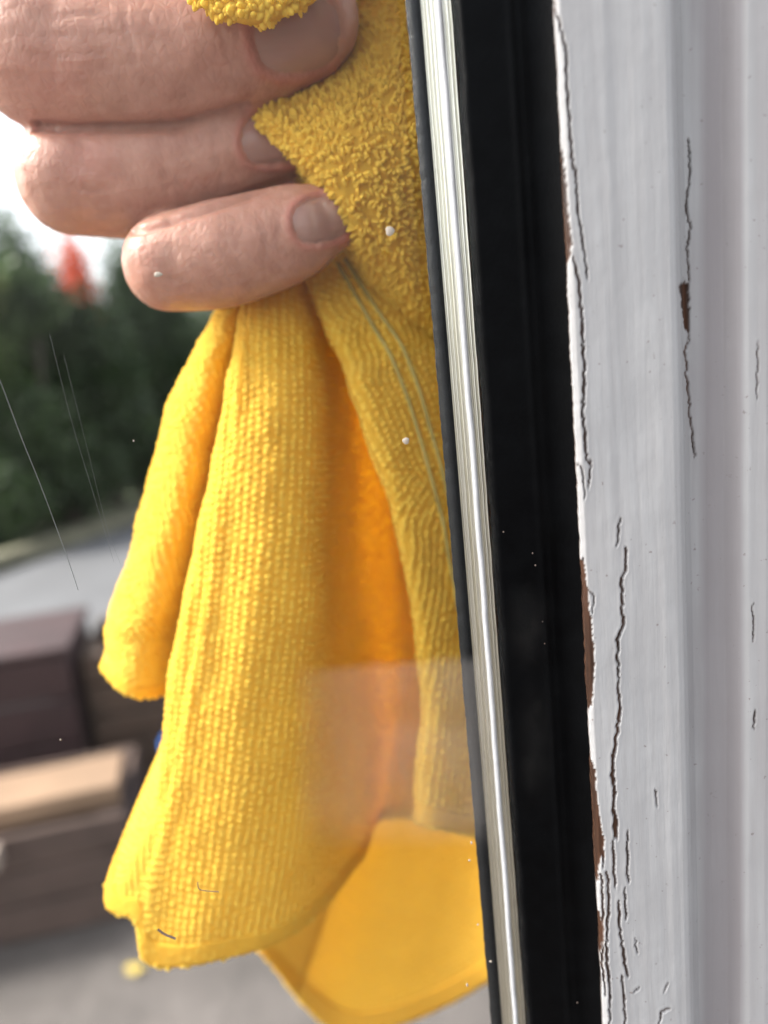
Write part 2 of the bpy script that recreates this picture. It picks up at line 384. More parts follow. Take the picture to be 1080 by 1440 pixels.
def bucket(c, label):
    prof = [(0, .0), (.10, 0), (.105, .01), (.128, .22), (.136, .222), (.136, .232), (.124, .232), (.1, .02), (0, .018)]
    n = 28; a = np.linspace(0, 2*math.pi, n, endpoint=False)
    V = np.concatenate([np.stack([r*np.cos(a), r*np.sin(a), np.full(n, z)], 1) for r, z in prof])+np.array(c)
    e = empty('bucket', c); tag(e, label, 'bucket'); reparent(link('tub', mesh_np('tub', V, grid_faces(len(prof), n, 0, True)), M_BLUE), e)
    t = np.linspace(0, math.pi, 16); hp = np.stack([.134*np.cos(t), .02+.06*np.sin(t), .20+.07*np.sin(t)], 1); b = np.linspace(0, 2*math.pi, 8, endpoint=False)
    hv = np.concatenate([q+np.stack([.003*np.cos(b), .0*b, .003*np.sin(b)], 1) for q in hp])+np.array(c)
    reparent(link('handle', mesh_np('handle', hv, grid_faces(16, 8, 0, True)), M_FAR), e)
st_c = (float(tb[0])+.165, float(tb[1])+.10)
crate('wooden_crate', (st_c[0]+.06, st_c[1], 0), (.36, .30, float(tb[2])-.26), RZ, M_LOW, 'small crate carrying the blue bucket behind the cloth', 'crate')
bucket((st_c[0], st_c[1], float(tb[2])-.258), 'blue plastic bucket standing at the end of the pale plank')
lf = GR(np.array(190.), np.array(1366.)); a = np.linspace(0, 2*math.pi, 13)[:-1]
lv = [[0, 0, .012]]+[[.022*math.cos(t)*(1+.15*math.cos(5*t)), .016*math.sin(t), .004+.008*abs(math.sin(2*t))] for t in a]
lo = link('fallen_leaf', mesh_np('fallen_leaf', np.array(lv), [[0, 1+k, 1+(k+1) % 12] for k in range(12)]), plain('dry_leaf', (.48, .36, .08), .7, .2, 50)); lo.location = tuple(lf)
tag(lo, 'small yellow fallen leaf lying on the grey paving', 'leaf')

# ------------------------------------------------------------------ window
win = empty('window', (.06, 0, 0)); tag(win, 'double glazed window with flaking white painted wooden frame and black gasket', 'window')
ZT, ZB = 2.05, .0
def wx(px, Y): return float(PY(np.array(float(px)), np.array(720.), Y)[0])
Yw = .0805                               # front of the painted bead, metres from the camera
Ysp = .0885
xl_seal, xl_sp, xr_sp, xr_blk = wx(631, .0893), wx(646, Ysp), wx(690, Ysp), wx(822, .0845)
zc = np.concatenate([np.linspace(ZB+.02, 1.17, 30), np.linspace(1.171, 1.40, 900), np.linspace(1.401, ZT, 30)])
def extrude(name, prof, mat, parent=win, zs=(ZB+.02, ZT), closed=False, jit=None):
    """a vertical moulding: profile points (x, camera distance)"""
    prof = np.asarray(prof, float); zs = np.asarray(zs, float); n = len(prof)
    V = np.zeros((len(zs), n, 3)); V[..., 0] = prof[None, :, 0]; V[..., 1] = prof[None, :, 1]-.086; V[..., 2] = zs[:, None]
    if jit is not None: jit(V)
    o = link(name, mesh_np(name, V.reshape(-1, 3), grid_faces(len(zs), n, 0, closed)), mat); reparent(o, parent)
    return o
# panes: front pane 86..89 mm from the camera, back pane 95..98
for nm, ya in (('inner_pane', .0), ('outer_pane', .0095)):
    o = box(nm, ((-.60+xr_blk)/2+.003, ya+.0015, (ZT+.04)/2), (xr_blk+.60+.006, .003, ZT-.06), M_GLASS, win)
    if ya == 0: pane = o
# thin black seal line with a slightly ragged left edge
def jseal(V):
    z = V[:, 0, 2]; V[:, 0, 0] += .00004*vnoise(z*900, 3)+.00003*vnoise(z*3000, 4)
    V[:, 1, 0] += .00004*vnoise(z*900, 3)+.00003*vnoise(z*3000, 4)
extrude('edge_seal', [(xl_seal, .0901), (xl_seal, .0893), (xl_sp+.0003, .0892), (xl_sp+.0003, .0901)], M_SEAL, zs=zc, jit=jseal)
# ridged spacer bar
N = 9; prof = []; w = xr_sp-xl_sp
for k in range(N):
    a = xl_sp+w*k/N; b = xl_sp+w*(k+1)/N; dp = .00022 if k % 2 == 0 else .00035
    prof += [(a, .0895+.00012), (a+.18*(b-a), .0895-.0001), (a+.5*(b-a), .0895-dp+.00005), (a+.82*(b-a), .0895-.0001)]
prof += [(xr_sp, .0897), (xr_sp+.0012, .0898), (xr_sp+.0012, .0945)]
sp = extrude('spacer_bar', prof, M_SPACER, zs=zc[::2], jit=lambda V: V.__setitem__((Ellipsis, 0), V[..., 0]+(.00003*vnoise(V[:, 0, 2]*400, 9)+.000012*vnoise(V[:, 0, 2]*2600, 19))[:, None]))
a = xl_sp+w*.50; b = a+w*.20
o = extrude('sealant_bead', [(a, .0894), (a+.15*(b-a), .08905), ((a+b)/2, .0890), (b-.15*(b-a), .08905), (b, .0894)], M_BUTYL, parent=sp, zs=zc[::2],
        jit=lambda V: V.__setitem__((Ellipsis, 0), V[..., 0]+(.00005*vnoise(V[:, 0, 2]*300, 5))[:, None]))
o.matrix_parent_inverse = Matrix.Identity(4); o.parent = sp; o.matrix_parent_inverse = (Matrix.Translation(win.location)@sp.matrix_parent_inverse).inverted()
# broad black gasket: low rounded ridge in the middle, upturned lip against the wood
xg0 = xr_sp-.0001; xg1 = xr_blk+.0012; gw = xg1-xg0
gp = [(xg0, .0889), (xg0+.00005, .08575), (xg0+.0004, .0855)]
for t in np.linspace(.06, .36, 8): gp.append((xg0+gw*t, .0855))
for t in np.linspace(.38, .56, 14): gp.append((xg0+gw*t, 0.0855-.00012*math.exp(-((t-.46)/.035)**2)))
for t in np.linspace(.60, 1, 10): gp.append((xg0+gw*t, .0856-.0030*((t-.6)/.4)**2))
gp += [(xg1, .0889)]
def jg(V):
    z = V[:, 0, 2]; V[:, :3, 0] += (.00010*vnoise(z*300, 11)+.00012*np.clip(vnoise(z*1200, 12)-.4, 0, 1))[:, None]
extrude('gasket', gp, M_RUBBER, zs=zc, jit=jg)

# faint grey reflections painted as pale patches over the gasket
gx, gy = np.meshgrid(np.linspace(706, 786, 50), np.linspace(820, 1160, 90))
fl = np.maximum(np.exp(-(((gx-742)/20)**2+((gy-880)/40)**2)), np.exp(-(((gx-752)/17)**2+((gy-1050)/60)**2)))*.011*(1+.5*vnoise2(gx/14, gy/22, 64))
me = mesh_np('reflection_patch', PY(gx, gy, .0846).reshape(-1, 3), grid_faces(90, 50)); at = me.attributes.new('haze', 'FLOAT', 'POINT')
at.data.foreach_set('value', np.clip(fl, 0, 1).ravel().astype(np.float32)); reparent(link('reflection_patch', me, M_HAZE), win)
# painted wood: dense relief, cracks and chips cut into the paint
CR = [([(779, -10), (785, 25), (795, 60), (799, 135), (804, 220), (809, 240), (814, 300), (821, 350), (826, 392)], 2.6),
      ([(805, 360), (814, 395), (818, 435), (820, 480), (822, 526), (820, 573), (823, 619), (825, 642)], 3.2),
      ([(811, 652), (820, 660), (823, 702)], 1.6), ([(832, 647), (828, 688)], 2.0), ([(824, 640), (831, 655)], 2),
      ([(872, 730), (868, 767)], 2.2), ([(881, 772), (880, 804), (875, 813), (875, 850), (877, 878), (869, 901), (869, 924), (871, 960)], 3.2),
      ([(870, 960), (872, 1004), (866, 1040), (861, 1093), (865, 1107), (862, 1142), (866, 1160)], 3.6), ([(864, 1140), (867, 1178)], 6.5),
      ([(863, 1182), (865, 1249)], 2.4), ([(883, 1169), (883, 1240)], 2.2), ([(870, 1267), (873, 1315), (879, 1351), (883, 1373)], 3.0),
      ([(875, 1373), (880, 1450)], 2.6), ([(854, 1227), (857, 1271), (853, 1333), (857, 1378), (858, 1450)], 2.8), ([(878, 1249), (881, 1293)], 2.0),
      ([(927, 1442), (929, 1424), (943, 1418)], 2.4), ([(891, 1395), (899, 1389)], 1.6), ([(933, 1395), (939, 1383)], 1.6), ([(922, 1111), (924, 1135)], 1.4),
      ([(967, 195), (971, 235), (965, 290), (971, 320), (966, 350), (969, 395)], 2.2),
      ([(969, 470), (969, 480), (963, 490), (965, 526), (973, 614), (977, 642)], 2.0),
      ([(846, 1230), (849, 1290), (848, 1350), (851, 1400)], 2.4), ([(893, 1320), (896, 1340)], 1.4), ([(1062, 1000), (1060, 1024)], 2), ([(1066, 480), (1064, 560)], 1.2),
      ([(826, 830), (836, 838), (834, 862)], 1.2), ([(1059, 850), (1061, 900)], 1.4)]
CHIP = [[(955, 400), (962, 396), (969, 400), (970, 435), (969, 470), (962, 462), (959, 430)],
        [(788, 200), (794, 230), (799, 280), (805, 345), (799, 368), (794, 350), (780, 340), (780, 210)], [(822, 786), (827, 830), (832, 870), (837, 925), (837, 962), (833, 992), (826, 1000), (800, 990), (800, 800)],
        [(833, 1070), (838, 1085), (840, 1110), (844, 1155), (851, 1182), (850, 1222), (846, 1205), (841, 1240), (815, 1240), (815, 1080)], [(840, 1275), (847, 1295), (849, 1320), (843, 1350), (820, 1350), (820, 1280)]]
xe = wx(816, Yw); px2x = lambda p: wx(p, Yw)
xs = np.concatenate([[xe, xe], np.linspace(xe, px2x(1100), 205), np.linspace(px2x(1104), .095, 18)])
Xg, Zg = np.meshgrid(xs, zc)
# moulding profile across the face
pk = np.array([816, 822, 950, 958, 968, 978, 990, 1015, 1038, 1050, 1062, 1085, 1120, 1400, 2600], float)
dk = np.array([.3, 0, 0, .15, 1.0, 2.6, 3.6, 3.7, 3.3, 2.2, 1.5, 1.2, 1.2, 1.2, 1.2])*1e-3
kx = np.array([px2x(p) for p in pk]); dep = np.interp(Xg, kx, dk)
k = np.hanning(9); k /= k.sum()
Yg = Yw+dep-.086
vis = (np.abs(Zg-1.286) < .118)
Pg = np.stack([Xg, Yg, Zg], -1); ux, uy, uz = PX(Pg)
# ragged paint edge: push the first columns in and out
z = zc; edge = .00007*vnoise(z*500, 21)+.00005*vnoise(z*2400, 22)+.00003*vnoise(z*6000, 23)
fall = np.exp(-(Xg-xe)/.0006); Pg[..., 0] += edge[:, None]*fall
jx = ux+1.3*vnoise(uy/5, 31)+.8*vnoise(uy/1.7, 32); jy = uy
bare = np.zeros_like(Xg); sink = np.zeros_like(Xg); lift = np.zeros_like(Xg)
for poly, wd_ in CR:
    sel = (ux > min(q[0] for q in poly)-14) & (ux < max(q[0] for q in poly)+14) & (uy > min(q[1] for q in poly)-14) & (uy < max(q[1] for q in poly)+14)
    d, t = polydist(jx[sel], jy[sel], poly)
    hw = wd_*.5*(.55+.55*np.sin(np.clip(t, .02, .98)*math.pi)**.5+.35*vnoise(uy[sel]/9, 41))
    mk = np.clip((hw-d)/1.1+.6, 0, 1); bare[sel] = np.maximum(bare[sel], mk)
    lift[sel] = np.maximum(lift[sel], np.exp(-((d-hw-2.2)/2.2)**2)*(mk < .5))
for poly in CHIP:
    sel = (ux > min(q[0] for q in poly)-6) & (ux < max(q[0] for q in poly)+6) & (uy > min(q[1] for q in poly)-6) & (uy < max(q[1] for q in poly)+6)
    ins = inpoly(jx[sel], jy[sel], poly); bare[sel] = np.maximum(bare[sel], ins*1.0)
Pg[..., 1] += bare*.00032-lift*.00003
# brush ridges and soft dents of old paint
Pg[..., 1] -= (.00004*vnoise2(Xg*1100, Zg*25, 5)+.00006*vnoise2(Xg*330, Zg*40, 6)+.00010*vnoise2(Xg*150, Zg*90, 8))
Pg[:, 0, 1] = -.0028; Pg[:, 0, 0] += .0004; Pg[:, 1, 1] += .0002; bare[:, 0] = 1
nr, ncl = Xg.shape
me = mesh_np('paint_coat', Pg.reshape(-1, 3), grid_faces(nr, ncl))
at = me.attributes.new('bare', 'FLOAT', 'POINT'); at.data.foreach_set('value', bare.ravel().astype(np.float32))
gr = np.exp(-((ux-975)/11)**2)*.35*(.5+.5*vnoise(uy/90, 51))+np.clip((ux-980)/14, 0, 1)*np.clip((1050-ux)/10, 0, 1)*.75+np.clip((ux-1050)/10, 0, 1)*.18  # shade of the step and recess put into the colour
gr = np.clip(gr+.16*vnoise2(ux/16, uy/260, 52)*np.clip((ux-940)/40, 0, 1), 0, 1)  # plus random upright streaks
at = me.attributes.new('recess_shade', 'FLOAT', 'POINT'); at.data.foreach_set('value', gr.ravel().astype(np.float32))
stile = box('stile', ((xe+.1)/2+.0012, .012, ZT/2+.005), (.1-xe, .0196, ZT+.01), M_TIMBER, win)
pc = link('paint_coat', me, M_PAINT); pc.parent = stile; pc.matrix_parent_inverse = (Matrix.Translation(win.location)@stile.matrix_parent_inverse).inverted()
box('bottom_rail', ((-.60+xe)/2, .005, .045), (xe+.60, .03, .09), M_PAINT, win, .002)
box('top_rail', ((-.60+xe)/2, .005, ZT-.005), (xe+.60, .03, .05), M_PAINT, win, .002)

# reflection painted as a pale film on the near pane
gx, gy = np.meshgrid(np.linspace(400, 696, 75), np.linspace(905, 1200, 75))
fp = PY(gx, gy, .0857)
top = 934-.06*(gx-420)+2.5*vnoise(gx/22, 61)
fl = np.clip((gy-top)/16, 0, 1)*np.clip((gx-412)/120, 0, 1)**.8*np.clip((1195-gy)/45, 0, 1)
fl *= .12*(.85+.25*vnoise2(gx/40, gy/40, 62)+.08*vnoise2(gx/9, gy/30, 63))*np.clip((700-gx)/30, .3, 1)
me = mesh_np('reflection_haze', fp.reshape(-1, 3), grid_faces(75, 75)); at = me.attributes.new('haze', 'FLOAT', 'POINT')
at.data.foreach_set('value', np.clip(fl, 0, 1).ravel().astype(np.float32)); o = link('reflection_haze', me, M_HAZE); reparent(o, win)
# specks, fibres and spider threads on the near pane
M_SPECK = plain('dried_lime_speck', (.42, .36, .29), .6, .1, 900); M_FIBRE = plain('dark_fibre', (.16, .12, .10), .7, .2, 900); M_SILK = plain('spider_silk', (.16, .165, .16), .4, .1, 900)
def dome(n=10):
    r_ = [(1, 0), (.8, .55), (.4, .9)]; a = np.linspace(0, 2*math.pi, n, endpoint=False)
    V = np.concatenate([np.stack([r*np.cos(a), r*np.sin(a), np.full(n, h)], 1) for r, h in r_]+[[[0, 0, 1]]])
    Fq = [[i*n+j, i*n+(j+1) % n, (i+1)*n+(j+1) % n] for i in range(2) for j in range(n)]+[[i*n+j, (i+1)*n+(j+1) % n, (i+1)*n+j] for i in range(2) for j in range(n)]+[[2*n+j, 2*n+(j+1) % n, 3*n] for j in range(n)]
    return V, np.array(Fq)
DV, DF = dome()
for (x, y, rx, ry) in [(548, 325, 6, 6.5), (571, 620, 5, 5), (222, 386, 6, 3.5), (188, 620, 1.2, 1.4), (690, 1352, 2.4, 2), (660, 1210, 1.8, 2), (663, 1185, 1.5, 3), (672, 1300, 1.6, 2), (657, 1385, 1.6, 4), (85, 1040, 1.2, 1.6)]:
    c = PY(np.array(float(x)), np.array(float(y)), .0859); s = .0859/F
    V = np.stack([DV[:, 0]*rx*s*(1+.2*np.sin(3*np.arctan2(DV[:, 1], DV[:, 0])+x)), -DV[:, 2]*.00012, DV[:, 1]*ry*s], 1)
    o = link('speck', mesh_np('speck', V, DF), M_SPECK); o.location = tuple(c); reparent(o, win)
for (x, y) in [(749, 778), (753, 795), (708, 748), (763, 874), (766, 905), (812, 1410)]:
    c = PY(np.array(float(x)), np.array(float(y)), .0847); s = .0847/F*rng.uniform(.6, 1.3)
    o = link('dust_speck', mesh_np('dust_speck', np.stack([DV[:, 0]*s, -DV[:, 2]*.00005, DV[:, 1]*s*1.3], 1), DF), M_FIBRE); o.location = tuple(c); reparent(o, win)
def strand(name, pts, r, mat, label, cat, group=None, Y=.0858):
    q = np.array([PY(np.array(float(a)), np.array(float(b)), Y) for a, b in pts]); q = cr(q, 8); n = len(q); b = np.linspace(0, 2*math.pi, 6, endpoint=False)
    base = q[0].copy()
    t = np.gradient(q, axis=0); t /= np.linalg.norm(t, axis=1)[:, None]; s1 = np.cross(t, [0, 1., 0]); s1 /= np.linalg.norm(s1, axis=1)[:, None]
    V = (q-base)[:, None]+r*(np.cos(b)[None, :, None]*s1[:, None]+np.sin(b)[None, :, None]*np.array([0, 1., 0]))
    o = link(name, mesh_np(name, V.reshape(-1, 3), grid_faces(n, 6, 0, True)), mat); o.location = tuple(base); tag(o, label, cat, group); return o
strand('spider_thread', [(-20, 490), (0, 535), (30, 615), (60, 690), (95, 785), (110, 830)], .00004, M_SILK, 'brightest single spider thread slanting down the glass over the dark hedge', 'thread')
strand('spider_thread', [(70, 470), (100, 590), (130, 690), (160, 790)], .000013, M_SILK, 'faint spider thread on the glass nearer the cloth than the bright one', 'thread')
strand('spider_thread', [(90, 500), (125, 640), (150, 740), (172, 800)], .000010, M_SILK, 'faintest spider thread on the glass, just beside the yellow cloth', 'thread')
strand('lint_fibre', [(278, 1240), (280, 1250), (292, 1253), (308, 1254)], .00006, M_FIBRE, 'thin bent dark fibre stuck to the glass over the ribbed cloth', 'fibre')
strand('lint_fibre', [(222, 1307), (232, 1314), (247, 1320)], .00015, M_FIBRE, 'short thick dark fibre stuck to the glass over the cloth corner', 'fibre')

# ------------------------------------------------------------------ cloth
C0 = {  # columns of the hanging sheet, grip to hem: photo point per row and distance out
 'c0': ([(345, 395), (325, 450), (290, 540), (255, 670), (225, 790), (200, 890), (190, 945)], .142),
 'c1': ([(332, 395), (300, 450), (252, 545), (212, 670), (178, 790), (155, 885), (147, 938)], .131),
 'c2': ([(345, 395), (322, 450), (290, 540), (260, 670), (228, 800), (200, 900), (188, 975)], .124),
 'c3': ([(360, 395), (350, 450), (335, 540), (312, 670), (290, 800), (270, 900), (262, 990)], .134),
 'c4': ([(352, 395), (338, 460), (314, 580), (284, 740), (243, 940), (219, 1118), (158, 1246)], .117),
 'c4b': ([(358, 395), (348, 460), (328, 590), (302, 760), (266, 960), (234, 1135), (194, 1290)], .1125),
 'c5': ([(365, 395), (358, 460), (345, 600), (322, 780), (290, 980), (255, 1160), (212, 1352)], .1115),
 'c6': ([(385, 395), (388, 470), (388, 620), (378, 800), (358, 1000), (335, 1180), (310, 1346)], .110),
 'c7': ([(405, 395), (425, 470), (440, 620), (442, 800), (434, 1000), (428, 1170), (420, 1302)], .115),
 'c8': ([(420, 395), (450, 480), (468, 620), (474, 780), (486, 960), (502, 1100), (500, 1215)], .131),
 'c9': ([(435, 395), (480, 480), (520, 600), (550, 760), (560, 920), (550, 1040), (532, 1150)], .148),
 'c10': ([(440, 395), (500, 490), (550, 620), (590, 770), (622, 920), (640, 1040), (630, 1155)], .140),
 'c11': ([(432, 385), (462, 460), (502, 560), (544, 700), (582, 850), (598, 990), (588, 1152)], .1165),
 'c12': ([(460, 365), (500, 440), (552, 545), (600, 700), (632, 860), (652, 1010), (655, 1170)], .117),
 'c13': ([(492, 345), (547, 420), (614, 515), (664, 700), (694, 860), (712, 1010), (718, 1178)], .122),
 'c14': ([(500, 345), (578, 430), (684, 560), (745, 700), (775, 860), (785, 1020), (792, 1180)], .137),
 'c15': ([(490, 380), (560, 450), (650, 580), (705, 760), (725, 960), (728, 1160), (700, 1366)], .160),
 'c16': ([(460, 390), (510, 470), (560, 620), (580, 820), (575, 1050), (545, 1260), (490, 1452)], .168),
 'c17': ([(440, 395), (460, 480), (470, 640), (465, 840), (445, 1060), (405, 1220), (364, 1332)], .163)}
wrow = [.15, .5, .8, 1, 1, 1, 1]
ctrl = []
for k_, (pts, Yc) in C0.items():
    colp = [PY(np.array(400.+(pts[0][0]-400)*.5), np.array(320.), .133)]
    for (x, y), wgt in zip(pts, wrow): colp.append(PY(np.array(float(x)), np.array(float(y)), .130+(Yc-.130)*wgt))
    ctrl.append(colp)
ctrl = np.array(ctrl)                                    # [col, row, 3]
Gc = cr(np.swapaxes(ctrl, 0, 1), 34)                     # rows dense
SEG = 18
Gc = np.swapaxes(cr(np.swapaxes(Gc, 0, 1), SEG), 0, 1)   # [row, col, 3]
nv, ns_ = Gc.shape[:2]
# gentle unevenness of hanging cloth
ii, jj = np.meshgrid(np.arange(nv), np.arange(ns_), indexing='ij')
def normals(G):
    du = np.gradient(G, axis=0); dv = np.gradient(G, axis=1); n = np.cross(du, dv); n /= np.linalg.norm(n, axis=2)[..., None]+1e-12; return n
Nc = normals(Gc); Gc = Gc+Nc*(.0007*vnoise2(ii/28, jj/22, 71)+.0003*vnoise2(ii/9, jj/8, 72))[..., None]*np.clip((ii-40)/60, 0, 1)[..., None]
Nc = normals(Gc)
cloth = empty('cleaning_cloth', tuple(PY(np.array(350.), np.array(1340.), .12))); tag(cloth, 'bright yellow ribbed microfibre cleaning cloth bunched in the fingers, hanging behind glass', 'cloth')
body_v = [Gc.reshape(-1, 3)]; body_f = [grid_faces(nv, ns_)]
# upper pile sheet between finger tips and frame
U0 = [[(300, -90, .137), (340, -90, .131), (440, -90, .129), (560, -90, .123), (640, -90, .124), (760, -90, .130)],
      [(320, 60, .140), (360, 60, .131), (450, 50, .129), (540, 40, .1215), (620, 36, .121), (760, 30, .128)],
      [(335, 150, .134), (352, 150, .121), (420, 146, .118), (520, 136, .1155), (610, 126, .1165), (760, 120, .126)],
      [(418, 236, .130), (432, 230, .115), (470, 226, .1125), (540, 220, .112), (620, 212, .115), (760, 200, .126)],
      [(488, 335, .128), (502, 326, .116), (530, 330, .1145), (575, 328, .115), (635, 318, .119), (760, 310, .130)],
      [(500, 400, .133), (520, 385, .124), (550, 400, .122), (590, 420, .121), (640, 430, .124), (760, 440, .134)],
      [(520, 470, .142), (545, 460, .136), (580, 490, .133), (620, 520, .131), (670, 540, .134), (760, 560, .140)]]
Uc = np.array([[PY(np.array(float(x)), np.array(float(y)), Yv) for x, y, Yv in r] for r in U0])
Gu = cr(Uc, 22); Gu = np.swapaxes(cr(np.swapaxes(Gu, 0, 1), 26), 0, 1); nu, mu = Gu.shape[:2]
ii, jj = np.meshgrid(np.arange(nu), np.arange(mu), indexing='ij'); Gu = Gu+normals(Gu)*(.0005*vnoise2(ii/18, jj/16, 73))[..., None]
# flap folded over the top finger
T0 = [[(255, -160, .118), (300, -160, .112), (350, -160, .111), (400, -160, .112), (470, -160, .116)],
      [(258, -70, .110), (300, -70, .1065), (350, -70, .1055), (400, -70, .106), (462, -70, .110)],
      [(268, -14, .107), (304, -6, .1042), (350, 4, .1036), (398, 0, .1042), (446, -16, .108)],
      [(280, 2, .107), (308, 16, .1050), (350, 28, .1042), (392, 20, .1050), (436, 0, .108)],
      [(290, -6, .109), (312, 8, .1075), (350, 18, .107), (388, 12, .1075), (426, -6, .110)]]
Tc = np.array([[PY(np.array(float(x)), np.array(float(y)), Yv) for x, y, Yv in r] for r in T0])
Gt = cr(Tc, 16); Gt = np.swapaxes(cr(np.swapaxes(Gt, 0, 1), 18), 0, 1); ntp, mtp = Gt.shape[:2]
off = nv*ns_
for Gx in (Gu, Gt):
    body_v.append(Gx.reshape(-1, 3)); body_f.append(grid_faces(*Gx.shape[:2], off)); off += Gx.shape[0]*Gx.shape[1]
me = mesh_np('cloth_sheet', np.concatenate(body_v), np.concatenate(body_f)); sh = link('cloth_sheet', me, M_CLOTH); reparent(sh, cloth)
so_ = sh.modifiers.new('solid', 'SOLIDIFY'); so_.thickness = .0010; so_.offset = 0

DV8, DF8 = dome(8)
def nubs(P, Nn, T, r, lt, h, name, mat, parent):
    """P base points, Nn outward, T along the rib; r, lt, h half widths and height per nub"""
    B_ = np.cross(Nn, T); B_ /= np.linalg.norm(B_, axis=1)[:, None]+1e-12
    V = P[:, None]+DV8[None, :, 0, None]*(B_*r[:, None])[:, None]+DV8[None, :, 1, None]*(T*lt[:, None])[:, None]+DV8[None, :, 2, None]*(Nn*h[:, None])[:, None]
    n = len(P); f_ = DF8[None]+(np.arange(n)*len(DV8))[:, None, None]
    o = link(name, mesh_np(name, V.reshape(-1, 3), f_.reshape(-1, 3)), mat); tag(o, kind='stuff'); reparent(o, parent); return o
# ribs: nubs at even cloth spacing measured from column c6
ref = 7*SEG; RS, VS = .00132, .00106
al = np.concatenate([[0], np.cumsum(np.linalg.norm(np.diff(Gc[:, ref], axis=0), axis=1))])
rows = np.interp(np.arange(.010, al[-1]-.0004, VS), al, np.arange(nv))
P_, N_, T_ = [], [], []
TG = np.gradient(Gc, axis=0); TG /= np.linalg.norm(TG, axis=2)[..., None]
for q, rr in enumerate(rows):
    i0 = min(int(rr), nv-2); fr = rr-i0; line = Gc[i0]*(1-fr)+Gc[i0+1]*fr; nn = Nc[i0]*(1-fr)+Nc[i0+1]*fr; tt = TG[i0]
    s = np.concatenate([[0], np.cumsum(np.linalg.norm(np.diff(line, axis=0), axis=1))]); s -= s[ref]
    kk = np.arange(math.ceil(s[0]/RS), math.floor(s[-1]/RS)+1)
    st_ = kk*RS+rng.normal(0, .00007, len(kk)); js = np.interp(st_, s, np.arange(ns_))
    for arr, src in ((P_, line), (N_, nn), (T_, tt)): arr.append(np.stack([np.interp(js, np.arange(ns_), src[:, c]) for c in range(3)], 1))
P_ = np.concatenate(P_); N_ = np.concatenate(N_); N_ /= np.linalg.norm(N_, axis=1)[:, None]; T_ = np.concatenate(T_); T_ /= np.linalg.norm(T_, axis=1)[:, None]
n = len(P_); P_ = P_+T_*rng.normal(0, .00014, (n, 1))+N_*0
for side in (1, -1):
    hh = .00029*rng.uniform(.55, 1.4, n)
    nubs(P_+N_*side*.00042, N_*side, T_, .00058*rng.uniform(.8, 1.1, n), .00054*rng.uniform(.75, 1.2, n), hh, 'rib_pile', M_PILE, cloth)
# hem rims: a row of fat nubs along the free edges
def rim(line, step, r):
    s = np.concatenate([[0], np.cumsum(np.linalg.norm(np.diff(line, axis=0), axis=1))]); q = np.arange(0, s[-1], step)
    return np.stack([np.interp(q, s, line[:, c]) for c in range(3)], 1)
IV, IF = None, None
def tufts(G, dens, lmin, lmax, rad, name, edge=True, seed=3, lift=.0005):
    r = np.random.default_rng(seed); Nn = normals(G); a = np.linalg.norm(np.cross(np.diff(G, axis=0)[:, :-1], np.diff(G, axis=1)[:-1]), axis=2)
    tot = a.sum(); n = int(tot*1e6*dens); idx = r.choice(a.size, n, p=a.ravel()/tot); i = idx//a.shape[1]; j = idx % a.shape[1]
    fi = r.uniform(size=(n, 1)); fj = r.uniform(size=(n, 1))
    P = (G[i, j]*(1-fi)+G[i+1, j]*fi)*(1-fj)+(G[i, j+1]*(1-fi)+G[i+1, j+1]*fi)*fj; Q = Nn[i, j]
    T = np.cross(Q, r.normal(size=(n, 3))); T /= np.linalg.norm(T, axis=1)[:, None]
    T = T+np.array([0, 0, -1.])*.5; T /= np.linalg.norm(T, axis=1)[:, None]
    sgn = np.where(r.uniform(size=(n, 1)) < .72, np.where(Q[:, 1:2] < 0, 1, -1), np.where(Q[:, 1:2] < 0, -1, 1))
    Q = Q*sgn; h = r.uniform(.0005, .0012, n)
    nubs(P+Q*(lift-.0002), Q, T, rad*r.uniform(.7, 1.3, n), r.uniform(lmin, lmax, n), h, name, M_PILE, cloth)
tufts(Gu, 3.4, .0004, .0008, .00034, 'loop_pile', seed=5)
tufts(Gt, 3.0, .0004, .0008, .00045, 'loop_pile', seed=6)
edges = np.concatenate([rim(Gc[-1], .00105, 1), rim(Gc[:, 0], .0011, 1), rim(Gc[60:, -1], .0011, 1), rim(Gt[-1], .001, 1), rim(Gt[int(ntp*.6)], .001, 1), rim(Gu[:, 26], .0010, 1)])
n = len(edges); dr = rng.normal(size=(n, 3)); dr /= np.linalg.norm(dr, axis=1)[:, None]; tt = np.cross(dr, rng.normal(size=(n, 3))); tt /= np.linalg.norm(tt, axis=1)[:, None]
edges = np.repeat(edges, 3, 0); dr = rng.normal(size=(3*n, 3)); dr[:, 2] -= .4; dr /= np.linalg.norm(dr, axis=1)[:, None]; tt = np.cross(dr, rng.normal(size=(3*n, 3))); tt /= np.linalg.norm(tt, axis=1)[:, None]
nubs(edges, dr, tt, rng.uniform(.0005, .0007, 3*n), rng.uniform(.0005, .0007, 3*n), rng.uniform(.0007, .0011, 3*n), 'hem_pile', M_PILE, cloth)
# turned hems: a second layer along the free edges
HR = 7
for side in (1, -1):
    for G1, N1 in ((Gc[-HR:], Nc[-HR:]), (Gc[70:, -9:], Nc[70:, -9:])):
        A_ = G1+N1*side*.00052; V = np.concatenate([A_[:, :, None], (G1+N1*side*.0004)[:, :, None]], 2)
        a1, a2 = A_.shape[:2]; o = link('hem', mesh_np('hem', A_.reshape(-1, 3), grid_faces(a1, a2)), M_CLOTH); reparent(o, cloth)
        so_ = o.modifiers.new('solid', 'SOLIDIFY'); so_.thickness = .0004; so_.offset = 0
